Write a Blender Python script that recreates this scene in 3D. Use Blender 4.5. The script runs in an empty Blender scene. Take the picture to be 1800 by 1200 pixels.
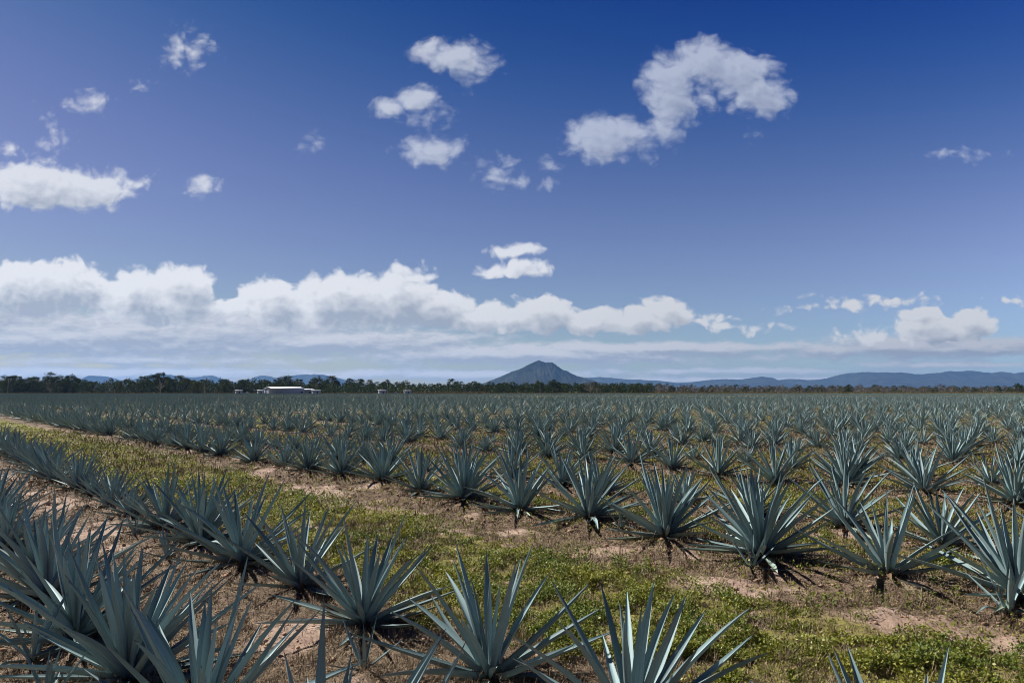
import bpy, math, random
import numpy as np
R = math.radians
random.seed(7)
rng = np.random.default_rng(11)
scene = bpy.context.scene

# ------------------------------------------------------------------ camera
cam_data = bpy.data.cameras.new("camera")
cam_data.sensor_width = 36.0
cam_data.lens = 24.0
cam_data.clip_start = 0.05
cam_data.clip_end = 90000.0
cam = bpy.data.objects.new("camera", cam_data)
scene.collection.objects.link(cam)
cam.location = (0.0, 0.0, 2.4)
cam.rotation_euler = (R(90 + 4.147), 0.0, 0.0)
scene.camera = cam

# ------------------------------------------------------------------ light
SUN_AZ = R(-55)      # from +Y towards +X (negative: to the left of the view)
SUN_EL = R(44)
sun_dir = np.array([math.sin(SUN_AZ) * math.cos(SUN_EL), math.cos(SUN_AZ) * math.cos(SUN_EL), math.sin(SUN_EL)])
sd = bpy.data.lights.new("sun", 'SUN')
sd.energy = 5.0
sd.angle = R(0.53)
sd.color = (1.0, 0.955, 0.89)
sun = bpy.data.objects.new("sun", sd)
scene.collection.objects.link(sun)
sun.rotation_euler = (R(90) - SUN_EL, 0.0, -SUN_AZ + R(180))
scene.view_settings.view_transform = 'Standard'
scene.view_settings.look = 'None'
scene.view_settings.gamma = 1.0
scene.view_settings.exposure = 0.8
scene.view_settings.use_curve_mapping = False
scene.cycles.max_bounces = 6
scene.cycles.diffuse_bounces = 1
scene.cycles.glossy_bounces = 2
scene.cycles.transparent_max_bounces = 8
scene.cycles.volume_bounces = 0
scene.cycles.use_denoising = True
scene.cycles.filter_width = 1.0


# ------------------------------------------------------------------ node helpers
class NT:
    def __init__(s, tree):
        s.t = tree
        s.n = tree.nodes
        s.l = tree.links

    def put(s, node, key, val):
        if val is None:
            return
        sock = node.inputs[key]
        if isinstance(val, bpy.types.NodeSocket):
            s.l.new(val, sock)
        else:
            sock.default_value = val

    def m(s, op, a=None, b=None, c=None, clamp=False):
        n = s.n.new('ShaderNodeMath'); n.operation = op; n.use_clamp = clamp
        s.put(n, 0, a); s.put(n, 1, b); s.put(n, 2, c)
        return n.outputs[0]

    def v(s, op, a=None, b=None, c=None):
        n = s.n.new('ShaderNodeVectorMath'); n.operation = op
        s.put(n, 0, a)
        if op == 'SCALE':
            s.put(n, 'Scale', b)
        else:
            s.put(n, 1, b); s.put(n, 2, c)
        return n.outputs['Value'] if op in ('LENGTH', 'DOT_PRODUCT', 'DISTANCE') else n.outputs[0]

    def noise(s, vec, scale, detail=4, rough=0.5, dist=0.0, col=False):
        n = s.n.new('ShaderNodeTexNoise')
        s.put(n, 'Vector', vec); s.put(n, 'Scale', scale); s.put(n, 'Detail', detail)
        s.put(n, 'Roughness', rough); s.put(n, 'Distortion', dist)
        return n.outputs['Color'] if col else n.outputs[0]

    def mix(s, f, a, b, blend='MIX'):
        n = s.n.new('ShaderNodeMix'); n.data_type = 'RGBA'; n.blend_type = blend
        s.put(n, 0, f)
        s.put(n, 6, a if isinstance(a, bpy.types.NodeSocket) else (*a, 1) if len(a) == 3 else a)
        s.put(n, 7, b if isinstance(b, bpy.types.NodeSocket) else (*b, 1) if len(b) == 3 else b)
        return n.outputs[2]

    def step(s, x, lo, hi, a=0.0, b=1.0, smooth=True):
        n = s.n.new('ShaderNodeMapRange')
        if smooth:
            n.interpolation_type = 'SMOOTHSTEP'
        s.put(n, 0, x); s.put(n, 1, lo); s.put(n, 2, hi); s.put(n, 3, a); s.put(n, 4, b)
        return n.outputs[0]

    def xyz(s, vec):
        n = s.n.new('ShaderNodeSeparateXYZ'); s.put(n, 0, vec)
        return n.outputs

    def comb(s, x, y, z=0.0):
        n = s.n.new('ShaderNodeCombineXYZ'); s.put(n, 0, x); s.put(n, 1, y); s.put(n, 2, z)
        return n.outputs[0]

    def attr(s, name):
        n = s.n.new('ShaderNodeAttribute'); n.attribute_name = name
        return n.outputs['Fac']


# ------------------------------------------------------------------ sky with clouds
# each cloud puff: (azimuth tangent, elevation tangent, half width, half height, weight)
CUMULUS = [(0.288, 0.4937, 0.0689, 0.0428, 1), (0.239, 0.4733, 0.0516, 0.0489, 0.9), (0.344, 0.4777, 0.0688, 0.0427, 1), (0.373, 0.4467, 0.0558, 0.0425, 0.95), (0.245, 0.432, 0.050, 0.050, 0.85), (0.29, 0.44, 0.040, 0.030, 0.6), (0.222, 0.3913, 0.034, 0.034, 0.64), (0.205, 0.3640, 0.038, 0.022, 0.60), (0.132, 0.3782, 0.0683, 0.0421, 1), (0.167, 0.3852, 0.047, 0.0334, 0.8), (-0.082, 0.5, 0.056, 0.0357, 0.85), (-0.125, 0.5089, 0.0388, 0.0214, 0.7), (-0.053, 0.4884, 0.0327, 0.0356, 0.6), (-0.141, 0.4379, 0.0412, 0.0283, 0.8), (-0.18, 0.4247, 0.036, 0.0212, 0.65), (-0.135, 0.4053, 0.0411, 0.0229, 0.5), (-0.119, 0.3581, 0.0563, 0.028, 0.75), (-0.027, 0.3285, 0.0323, 0.0279, 0.6), (-0.01, 0.3146, 0.0357, 0.0156, 0.5), (0.055, 0.3345, 0.0204, 0.0122, 0.42), (0.047, 0.3024, 0.0187, 0.0087, 0.36), (-0.496, 0.5151, 0.0414, 0.0376, 0.55), (-0.635, 0.4379, 0.0412, 0.0194, 0.6), (-0.554, 0.4582, 0.0206, 0.0124, 0.38), (-0.69, 0.3764, 0.0256, 0.0395, 0.36), (-0.46, 0.3042, 0.0255, 0.0173, 0.55), (-0.293, 0.3685, 0.0205, 0.0157, 0.4), (-0.755, 0.3615, 0.0188, 0.0122, 0.38), (-0.714, 0.3042, 0.1104, 0.0399, 1.1), (-0.637, 0.3007, 0.0764, 0.0347, 1), (-0.591, 0.3146, 0.0595, 0.0174, 0.6), (0.669, 0.3528, 0.0546, 0.0113, 0.42), (0.363, 0.3852, 0.0154, 0.0088, 0.36), (0.008, 0.2053, 0.0506, 0.0111, 0.63), (0.004, 0.1823, 0.0539, 0.0140, 0.64), (-0.151, 0.1721, 0.0379, 0.0204, 0.6), (-0.722, 0.1483, 0.1092, 0.0467, 1.2), (-0.655, 0.1525, 0.0672, 0.0425, 1.1), (-0.558, 0.1398, 0.0546, 0.0441, 1.1), (-0.487, 0.1525, 0.0521, 0.0408, 1.1), (-0.52, 0.1187, 0.1006, 0.0287, 1), (-0.419, 0.1162, 0.0503, 0.022, 0.7), (-0.352, 0.1272, 0.0554, 0.0406, 1.1), (-0.26, 0.1331, 0.0755, 0.0475, 1.2), (-0.176, 0.1314, 0.0797, 0.0424, 1.2), (-0.117, 0.1187, 0.0671, 0.0321, 1.1), (-0.05, 0.1044, 0.067, 0.0253, 0.9), (0.046, 0.1128, 0.052, 0.0321, 1.1), (-0.004, 0.1044, 0.0502, 0.0219, 0.9), (0.121, 0.1002, 0.0586, 0.0236, 0.9), (0.184, 0.0994, 0.0586, 0.0236, 0.9), (0.23, 0.1162, 0.0377, 0.0253, 0.8), (0.272, 0.1061, 0.0586, 0.0118, 0.5), (0.326, 0.0918, 0.0502, 0.0101, 0.5), (0.632, 0.0893, 0.0711, 0.0219, 1), (0.68, 0.0977, 0.0385, 0.0236, 1), (0.605, 0.1061, 0.0352, 0.0143, 0.8), (0.543, 0.0775, 0.0669, 0.0134, 0.6), (0.499, 0.1229, 0.0352, 0.0118, 0.5), (0.562, 0.1314, 0.0671, 0.0093, 0.46), (0.426, 0.1179, 0.0335, 0.0067, 0.42), (0.738, 0.1331, 0.0336, 0.0051, 0.4)]
STRATUS = [(-0.585, 0.0809, 0.5183, 0.0421, 1), (-0.284, 0.0725, 0.2757, 0.0252, 0.8), (0.042, 0.0541, 0.4005, 0.0201, 0.8), (0.209, 0.0625, 0.334, 0.0117, 0.75), (0.618, 0.0625, 0.2839, 0.0201, 0.85), (0.625, 0.0391, 0.1667, 0.0058, 0.5), (-0.542, 0.0457, 0.3502, 0.01, 0.5), (-0.083, 0.0241, 0.333, 0.01, 0.55), (0.333, 0.0291, 0.2499, 0.0067, 0.5), (-0.879, 0.1061, 0.2513, 0.0507, 1), (-0.62, 0.026, 0.42, 0.012, 0.75), (0.45, 0.016, 0.5, 0.008, 0.6)]


def blob_field(g, P, blobs, grow):
    cur = None
    for (u, v, ru, rv, w) in blobs:
        ru *= grow; rv *= grow
        if grow > 1 and w < 0.62:
            w *= 0.58 if v > 0.16 else 0.44
        if grow > 1 and v > 0.2:
            ru *= 0.90; rv *= 0.88
        if grow > 1 and v < 0.17:
            ru *= 0.96; rv *= 0.85; v += 0.002
        q = g.v('MULTIPLY_ADD', P, (1 / ru, 1 / rv, 0), (-u / ru, -v / rv, 0))
        d = g.m('MULTIPLY_ADD', g.v('LENGTH', q), -w, w)
        cur = d if cur is None else g.m('SMOOTH_MAX', cur, d, 0.10)
    return cur


def cloud_group(name, blobs, flat):
    gt = bpy.data.node_groups.new(name, 'ShaderNodeTree')
    gt.interface.new_socket('P', in_out='INPUT', socket_type='NodeSocketVector')
    gt.interface.new_socket('D', in_out='OUTPUT', socket_type='NodeSocketFloat')
    g = NT(gt)
    gi = gt.nodes.new('NodeGroupInput'); go = gt.nodes.new('NodeGroupOutput')
    P = gi.outputs[0]
    if not flat:
        w1 = g.v('SUBTRACT', g.noise(P, 17, 2, 0.5, col=True), (0.5, 0.5, 0.5))
        Q = g.v('MULTIPLY_ADD', w1, (0.040, 0.030, 0), P)
        d = g.m('MULTIPLY', g.m('MINIMUM', blob_field(g, Q, blobs, 1.16), 0.8), 2.1)
        # cauliflower billows: smooth cells at three sizes, then wisps
        bil = None
        for sc_, am in ((30, 0.36), (75, 0.24)):
            vn = g.n.new('ShaderNodeTexVoronoi'); vn.feature = 'F1'; vn.voronoi_dimensions = '2D'
            g.put(vn, 'Vector', g.v('MULTIPLY', Q, (1, 1.2, 1))); g.put(vn, 'Scale', float(sc_))
            t_ = g.m('MULTIPLY', g.m('SUBTRACT', 0.50, vn.outputs['Distance']), am * 1.6)
            bil = t_ if bil is None else g.m('ADD', bil, t_)
        f1 = g.noise(g.v('MULTIPLY', Q, (1, 1.2, 1)), 38, 7, 0.63)
        out = g.m('ADD', d, g.m('MULTIPLY_ADD', g.m('SUBTRACT', f1, 0.50), 1.7, bil))
    else:
        w1 = g.v('SUBTRACT', g.noise(g.v('MULTIPLY', P, (1, 4, 1)), 7, 4, 0.6, col=True), (0.5, 0.5, 0.5))
        Q = g.v('MULTIPLY_ADD', w1, (0.05, 0.006, 0), P)
        d = g.m('MULTIPLY', blob_field(g, Q, blobs, 1.0), 1.3)
        f1 = g.noise(g.v('MULTIPLY', Q, (1, 3.2, 1)), 15, 10, 0.64)
        out = g.m('MULTIPLY_ADD', g.m('SUBTRACT', f1, 0.5), 1.9, d)
    g.l.new(out, go.inputs[0])
    return gt


world = bpy.data.worlds.new("World")
scene.world = world
world.use_nodes = True
wt = world.node_tree
wt.nodes.clear()
w = NT(wt)
geo = wt.nodes.new('ShaderNodeTexCoord').outputs['Generated']
sky = wt.nodes.new('ShaderNodeTexSky')
sky.sky_type = 'NISHITA'
sky.sun_disc = False
sky.sun_elevation = SUN_EL
sky.sun_rotation = SUN_AZ
sky.altitude = 50
sky.air_density = 1.0
sky.dust_density = 0.6
sky.ozone_density = 3.0
dx, dy, dz = w.xyz(geo)
dyc = w.m('MAXIMUM', w.m('ABSOLUTE', dy), 0.03)
u = w.m('DIVIDE', dx, dyc)
vv = w.m('DIVIDE', dz, dyc)
P = w.comb(u, vv)
# sky tone: deeper and bluer away from the sun (polarised skylight), pale near the horizon
cs = w.v('DOT_PRODUCT', geo, tuple(sun_dir))
# (log-linear in elevation and in the angle from the sun)
TC = [(-0.167, 0.115, 0.415), (3.268, 0.496, -0.013), (2.235, -1.947, -3.568), (-0.633, -1.102, -1.968), (-10.862, -2.969, 4.098), (-52.142, -12.201, 5.936), (0.865, 0.658, 0.655), (30.844, 9.147, -6.728)]
ez = w.m('MINIMUM', w.m('MAXIMUM', dz, 0.0), 0.53)
ec = w.m('MINIMUM', w.m('MAXIMUM', cs, -0.1), 0.92)
acc = w.v('MULTIPLY_ADD', w.comb(ez, ez, ez), TC[1], TC[0])
for sc_, cf in ((w.m('MULTIPLY', ez, ez), TC[2]), (ec, TC[3]), (w.m('MULTIPLY', ez, ec), TC[4]), (w.m('MULTIPLY', w.m('MULTIPLY', ez, ez), ez), TC[5]), (w.m('MULTIPLY', ec, ec), TC[6]), (w.m('MULTIPLY', w.m('MULTIPLY', ez, ez), ec), TC[7])):
    acc = w.v('MULTIPLY_ADD', w.comb(sc_, sc_, sc_), cf, acc)
ax, ay, az_ = w.xyz(acc)
tone = w.comb(w.m('EXPONENT', ax), w.m('EXPONENT', ay), w.m('EXPONENT', az_))
tone = w.v('SCALE', tone, w.step(dz, 0.52, 0.90, 1.0, 0.22))  # zenith darkened on purpose to weaken the fill light in shadows
tone = w.v('SCALE', tone, w.step(dy, 0.12, -0.25, 1.0, 0.30))  # sky behind the camera dimmed to cut fill on surfaces facing it
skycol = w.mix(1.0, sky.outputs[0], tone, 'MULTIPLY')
# clouds
cg = cloud_group('cumulus_density', CUMULUS, False)
sg = cloud_group('stratus_density', STRATUS, True)


def dens(gt, vec):
    n = wt.nodes.new('ShaderNodeGroup'); n.node_tree = gt
    wt.links.new(vec, n.inputs[0])
    return n.outputs[0]


d0 = dens(cg, P)
alpha = w.step(d0, 0.05, w.step(dz, 0.12, 0.35, 0.55, 1.30, False))
shade = None
for off_, k_ in (((-0.006, 0.009, 0), 0.30), ((-0.013, 0.024, 0), 0.36), ((-0.022, 0.045, 0), 0.34)):
    dt = dens(cg, w.v('ADD', P, off_))
    if shade is None:
        relief = w.m('SUBTRACT', d0, dt)
    t_ = w.m('MULTIPLY', w.m('MAXIMUM', w.m('MINIMUM', w.m('MULTIPLY', dt, 0.44), 1.15), 0.0), k_)
    shade = t_ if shade is None else w.m('ADD', shade, t_)
lum = w.m('MULTIPLY_ADD', relief, 0.34, w.m('MULTIPLY_ADD', shade, w.step(dz, 0.12, 0.3, -1.45, -0.66), w.step(dz, 0.12, 0.3, 1.22, 1.12)))
lum = w.m('MAXIMUM', w.m('MINIMUM', lum, 1.1), 0.10)
ccol = w.mix(w.step(lum, 0.1, 1.05, 0.0, 1.0, False), (4.3, 4.8, 5.7), (9.3, 9.4, 9.7))
dim = w.m('MULTIPLY', w.step(cs, 0.95, 0.62), w.step(dz, 0.12, 0.36))
ccol = w.mix(dim, ccol, w.v('MULTIPLY', ccol, (0.60, 0.65, 0.78)))
low = w.m('MULTIPLY', w.step(cs, 0.75, 0.3), w.step(dz, 0.2, 0.12))
ccol = w.v('SCALE', ccol, w.m('MULTIPLY_ADD', low, -0.20, 1.0))
s0 = dens(sg, P)
s1 = dens(sg, w.v('ADD', P, (-0.005, 0.008, 0)))
salpha = w.m('MULTIPLY', w.step(s0, -0.15, 0.5), 0.95)
slum = w.m('MULTIPLY_ADD', w.m('SUBTRACT', s0, s1), 1.5, 0.42, clamp=True)
scol = w.mix(slum, (4.1, 4.6, 5.6), (7.3, 7.4, 7.9))
scol = w.v('SCALE', scol, w.step(cs, 0.0, 0.6, 0.80, 0.98))
front = w.step(dy, 0.0, 0.08)


def background(col):
    n = wt.nodes.new('ShaderNodeBackground'); n.inputs['Strength'].default_value = 0.0517
    wt.links.new(col, n.inputs['Color'])
    return n.outputs[0]


def mixsh(f, a, b):
    n = wt.nodes.new('ShaderNodeMixShader')
    wt.links.new(f, n.inputs[0]); wt.links.new(a, n.inputs[1]); wt.links.new(b, n.inputs[2])
    return n.outputs[0]


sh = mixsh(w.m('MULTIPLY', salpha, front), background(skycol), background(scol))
sh = mixsh(w.m('MULTIPLY', w.m('MULTIPLY', alpha, w.step(dz, 0.15, 0.35, 0.96, 0.84)), front), sh, background(ccol))
wo = wt.nodes.new('ShaderNodeOutputWorld')
wt.links.new(sh, wo.inputs[0])
world.cycles.sampling_method = 'MANUAL'
world.cycles.sample_map_resolution = 512


# ------------------------------------------------------------------ numpy noise
def vnoise(x, y, seed=0):
    xi = np.floor(x).astype(np.int64); yi = np.floor(y).astype(np.int64)
    fx = x - xi; fy = y - yi
    fx = fx * fx * (3 - 2 * fx); fy = fy * fy * (3 - 2 * fy)

    def h(a, b):
        n = (a * 374761393 + b * 668265263 + seed * 1442695041) & 0xFFFFFFFF
        n = ((n ^ (n >> 13)) * 1274126177) & 0xFFFFFFFF
        n = n ^ (n >> 16)
        return (n & 0xFFFF) / 65535.0
    a = h(xi, yi); b = h(xi + 1, yi); c = h(xi, yi + 1); d = h(xi + 1, yi + 1)
    return (a * (1 - fx) + b * fx) * (1 - fy) + (c * (1 - fx) + d * fx) * fy


def fbm(x, y, octaves=4, seed=0, gain=0.5):
    x = np.asarray(x, float); y = np.asarray(y, float)
    s = 0; a = 1; t = 0
    for i in range(octaves):
        s = s + a * vnoise(x * 2 ** i + 17.3 * i, y * 2 ** i - 9.1 * i, seed + i)
        t += a; a *= gain
    return s / t


def sstep(x, a, b):
    t = np.clip((x - a) / (b - a), 0, 1)
    return t * t * (3 - 2 * t)


# ------------------------------------------------------------------ object helpers
def mesh_np(name, V, F, mat, smooth=False, uv=None, attrs=None, mats=None, fmat=None):
    """V (n,3), F (m,k) all faces with k corners (k = 3 or 4)."""
    V = np.ascontiguousarray(V, dtype=np.float32); F = np.ascontiguousarray(F, dtype=np.int32)
    me = bpy.data.meshes.new(name)
    n, k = F.shape
    me.vertices.add(len(V)); me.vertices.foreach_set('co', V.ravel())
    me.loops.add(n * k); me.loops.foreach_set('vertex_index', F.ravel())
    me.polygons.add(n)
    me.polygons.foreach_set('loop_start', np.arange(0, n * k, k, dtype=np.int32))
    me.polygons.foreach_set('loop_total', np.full(n, k, dtype=np.int32))
    if smooth:
        me.polygons.foreach_set('use_smooth', np.ones(n, dtype=bool))
    if uv is not None:
        lay = me.uv_layers.new(name='UVMap')
        lay.data.foreach_set('uv', np.ascontiguousarray(uv[F.ravel()], dtype=np.float32).ravel())
    for an, arr in (attrs or {}).items():
        at = me.attributes.new(an, 'FLOAT', 'POINT')
        at.data.foreach_set('value', np.ascontiguousarray(arr, dtype=np.float32))
    me.materials.append(mat)
    for m_ in (mats or []):
        me.materials.append(m_)
    if fmat is not None:
        me.polygons.foreach_set('material_index', np.ascontiguousarray(fmat, dtype=np.int32))
    me.update()
    me.validate()
    return me


def link(name, data, parent=None):
    o = bpy.data.objects.new(name, data)
    scene.collection.objects.link(o)
    if parent is not None:
        o.parent = parent
    return o


def tag(o, label=None, cat=None, group=None, kind=None):
    if label: o['label'] = label
    if cat: o['category'] = cat
    if group: o['group'] = group
    if kind: o['kind'] = kind
    return o


class Geo:
    """collects quads as numpy blocks"""
    def __init__(s):
        s.V = []; s.F = []; s.n = 0; s.A = []; s.U = []; s.M = []

    def add(s, V, F, a=None, uv=None, m=0):
        V = np.asarray(V, float).reshape(-1, 3); F = np.asarray(F, int)
        if F.shape[1] == 3:
            F = np.concatenate([F, F[:, 2:3]], 1)
        s.V.append(V); s.F.append(F + s.n); s.n += len(V)
        s.A.append(np.full(len(V), 0.5) if a is None else np.broadcast_to(a, (len(V),)))
        s.U.append(np.zeros((len(V), 2)) if uv is None else uv)
        s.M.append(np.full(len(F), m))

    def mesh(s, name, mat, smooth=False, mats=None):
        V = np.concatenate(s.V); F = np.concatenate(s.F)
        return mesh_tri_quad(name, V, F, mat, smooth, np.concatenate(s.U), {'rnd': np.concatenate(s.A)}, mats, np.concatenate(s.M))


def mesh_tri_quad(name, V, F, mat, smooth, uv, attrs, mats=None, fmat=None):
    tri = F[:, 2] == F[:, 3]
    if not tri.any():
        return mesh_np(name, V, F, mat, smooth, uv, attrs, mats, fmat)
    a = F[~tri]; t = F[tri][:, :3]
    me = bpy.data.meshes.new(name)
    me.vertices.add(len(V)); me.vertices.foreach_set('co', np.ascontiguousarray(V, dtype=np.float32).ravel())
    L = np.concatenate([a.ravel(), t.ravel()]).astype(np.int32)
    tot = np.concatenate([np.full(len(a), 4), np.full(len(t), 3)]).astype(np.int32)
    st = np.concatenate([[0], np.cumsum(tot)[:-1]]).astype(np.int32)
    me.loops.add(len(L)); me.loops.foreach_set('vertex_index', L)
    me.polygons.add(len(tot)); me.polygons.foreach_set('loop_start', st); me.polygons.foreach_set('loop_total', tot)
    if smooth:
        me.polygons.foreach_set('use_smooth', np.ones(len(tot), dtype=bool))
    if uv is not None:
        lay = me.uv_layers.new(name='UVMap')
        lay.data.foreach_set('uv', np.ascontiguousarray(uv[L], dtype=np.float32).ravel())
    for an, arr in (attrs or {}).items():
        at = me.attributes.new(an, 'FLOAT', 'POINT'); at.data.foreach_set('value', np.ascontiguousarray(arr, dtype=np.float32))
    me.materials.append(mat)
    for m_ in (mats or []):
        me.materials.append(m_)
    if fmat is not None:
        me.polygons.foreach_set('material_index', np.concatenate([fmat[~tri], fmat[tri]]).astype(np.int32))
    me.update(); me.validate()
    return me


def new_mat(name):
    m = bpy.data.materials.new(name); m.use_nodes = True
    t = NT(m.node_tree)
    b = m.node_tree.nodes['Principled BSDF']
    return m, t, b


# ------------------------------------------------------------------ field layout
# p runs across the rows, s along them (towards the far left)
NP = np.array([0.725, 0.688]); DS = np.array([-0.688, 0.725])


def row_positions():
    rows = [(-6.6, 'behind'), (-3.8, 'behind'), (1.75, 'Z'), (4.03, 'A')]
    k = 0
    p = 9.45
    while p < 900:
        rows.append((p, k)); rows.append((p + 2.9, k + 1)); k += 2; p += 8.15
    return rows


def cover(x, y):
    """how green (0..1) and how thatched with dead grass (0..1) the ground is"""
    x = np.asarray(x, float); y = np.asarray(y, float)
    p = NP[0] * x + NP[1] * y
    n1 = fbm(x * 0.8, y * 0.8, 3, 5); n2 = fbm(x * 2.6, y * 2.6, 3, 9); n3 = fbm(x * 0.25, y * 0.25, 2, 21)
    wob = (n1 - 0.5) * 1.3
    pp = p + wob
    al = sstep(DS[0] * x + DS[1] * y, 10, 28)
    track = sstep(pp, 4.35, 5.0) * (1 - sstep(pp, 7.05 + 1.0 * al, 8.05 + 0.8 * al) * (0.85 + 0.15 * n2))
    q = np.mod(pp - 9.45, 8.15)
    mid = sstep(q, 0.55, 0.95) * (1 - sstep(q, 2.0, 2.5)) * 0.95
    wide = sstep(q, 3.7, 4.4) * (1 - sstep(q, 6.9, 7.8)) * 0.95
    fieldg = np.where(p > 9.3, mid + wide, 0)
    edge = (1 - sstep(pp, -2.8, -0.6)) * 0.7
    base = np.clip(track * 1.1 + fieldg + edge, 0, 1.1)
    g = base * sstep(n2 * 0.6 + n1 * 0.4, 0.22, 0.46) * (0.8 + 0.4 * n3)
    rd = np.minimum(np.minimum(q, 8.15 - q), np.abs(q - 2.9))
    rd = np.where(p < 8.6, np.minimum(np.abs(p - 9.45), np.minimum(np.abs(p - 4.03), np.abs(p - 1.75))), rd)
    fld = sstep(p, 11.0, 15.0)
    dead = sstep(fbm(x * 1.5, y * 1.5, 3, 33) + 0.26 * (1 - sstep(rd, 0.5, 1.5)) + 0.12 * fld, 0.44, 0.66)
    dead = np.clip(dead, 0, 1) * (1 - 0.35 * g)
    return np.clip(g, 0, 1), dead


def ridge(x, y):
    p = NP[0] * x + NP[1] * y
    q = np.mod(p - 9.45, 8.15)
    z = np.where(p > 8.6, np.exp(-(np.minimum(q, 8.15 - q) / 0.75) ** 2) + np.exp(-((q - 2.9) / 0.75) ** 2), 0)
    for c in (1.75, 4.03, 9.45):
        if c == 9.45:
            z = np.where(p < 8.6, np.exp(-((p - c) / 0.75) ** 2), z)
        else:
            z = z + np.exp(-((p - c) / 0.7) ** 2)
    r = np.hypot(x, y)
    return z * 0.13 * (1 - sstep(r, 300, 420))


def ground_z(x, y):
    x = np.asarray(x, float); y = np.asarray(y, float)
    r = np.hypot(x, y)
    n = (fbm(x * 0.7, y * 0.7, 3, 3) - 0.5) * 0.14
    det = (fbm(x * 6, y * 6, 4, 8) - 0.5) * 0.085 * (1 - sstep(r, 25, 60))
    return ridge(x, y) + n * (1 - sstep(r, 200, 420)) + det - 0.03


# ------------------------------------------------------------------ materials
def mat_soil():
    m, t, b = new_mat('soil')
    co = t.n.new('ShaderNodeTexCoord').outputs['Object']
    n1 = t.noise(co, 0.9, 6, 0.6); n2 = t.noise(co, 9, 6, 0.65); n3 = t.noise(co, 60, 4, 0.7)
    c = t.mix(t.step(n1, 0.35, 0.7), (0.294, 0.200, 0.152), (0.432, 0.319, 0.255))
    c = t.mix(t.step(n2, 0.45, 0.75), c, (0.167, 0.112, 0.080))
    c = t.mix(t.m('MULTIPLY', t.step(n3, 0.5, 0.75), 0.6), c, (0.448, 0.354, 0.282))
    dn = t.noise(co, 5, 8, 0.7)
    dead = t.step(t.m('MULTIPLY_ADD', t.m('SUBTRACT', dn, 0.5), 1.6, t.attr('dead')), 0.35, 0.75)
    sc = t.n.new('ShaderNodeTexNoise'); t.put(sc, 'Vector', co); t.put(sc, 'Scale', 35.0); t.put(sc, 'Detail', 6.0); t.put(sc, 'Distortion', 1.5)
    dc = t.mix(t.step(sc.outputs[0], 0.35, 0.65), (0.059, 0.037, 0.025), (0.201, 0.144, 0.098))
    c = t.mix(t.m('MULTIPLY', dead, 0.85), c, dc)
    gn = t.noise(co, 12, 8, 0.7)
    gr = t.step(t.m('MULTIPLY_ADD', t.m('SUBTRACT', gn, 0.5), 1.3, t.attr('green')), 0.30, 0.75)
    gc = t.mix(t.step(t.noise(co, 25, 5, 0.7), 0.35, 0.65), (0.070, 0.073, 0.012), (0.239, 0.224, 0.041))
    c = t.mix(t.m('MULTIPLY', gr, 0.9), c, gc)
    t.put(b, 'Base Color', c); t.put(b, 'Roughness', 0.95); t.put(b, 'Specular IOR Level', 0.15)
    bp = t.n.new('ShaderNodeBump'); t.put(bp, 'Strength', 0.7); t.put(bp, 'Distance', 0.03)
    h = t.m('ADD', t.noise(co, 22, 8, 0.7), t.m('MULTIPLY', t.noise(co, 90, 5, 0.7), 0.4))
    t.put(bp, 'Height', h); t.l.new(bp.outputs[0], b.inputs['Normal'])
    return m


def mat_agave(far=False):
    m, t, b = new_mat('agave_leaf')
    r = t.attr('rnd')
    uvn = t.n.new('ShaderNodeTexCoord').outputs['UV']
    x, y, _ = t.xyz(uvn)
    oi = t.n.new('ShaderNodeObjectInfo').outputs['Random']
    c = t.mix(r, (0.090, 0.156, 0.177), (0.254, 0.369, 0.383))
    st = t.noise(t.v('MULTIPLY_ADD', uvn, (9, 1.2, 0), t.comb(t.m('MULTIPLY', r, 37), 0, 0)), 3.0, 4, 0.6)
    c = t.mix(t.m('MULTIPLY', t.step(st, 0.4, 0.7), 0.5), c, (0.397, 0.496, 0.472))
    old = t.attr('old')
    c = t.mix(t.m('MULTIPLY', old, t.step(t.noise(uvn, 4, 3), 0.35, 0.65)), c, (0.27, 0.28, 0.13))
    # bare green where the bloom is rubbed, brown spine at the tip, pale base
    c = t.mix(t.step(y, 0.955, 0.985), c, (0.045, 0.022, 0.016))
    c = t.mix(t.m('MULTIPLY', t.step(y, 0.10, 0.0), 0.6), c, (0.34, 0.37, 0.22))
    sp = t.noise(t.v('MULTIPLY_ADD', uvn, (2.2, 9, 0), t.comb(t.m('MULTIPLY', r, 91), oi, 0)), 4.5, 3, 0.6)
    c = t.mix(t.m('MULTIPLY', t.step(sp, 0.66, 0.74), 0.55), c, (0.16, 0.13, 0.085))
    c = t.mix(t.m('MULTIPLY', t.step(sp, 0.40, 0.25), 0.30), c, (0.10, 0.16, 0.10))
    edge = t.step(t.m('ABSOLUTE', x), 0.93, 1.0)
    c = t.mix(t.m('MULTIPLY', edge, 0.6), c, (0.12, 0.085, 0.055))
    t.put(b, 'Base Color', c)
    t.put(b, 'Roughness', t.step(st, 0.3, 0.7, 0.62, 0.5)); t.put(b, 'Specular IOR Level', 0.20)
    return m


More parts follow.
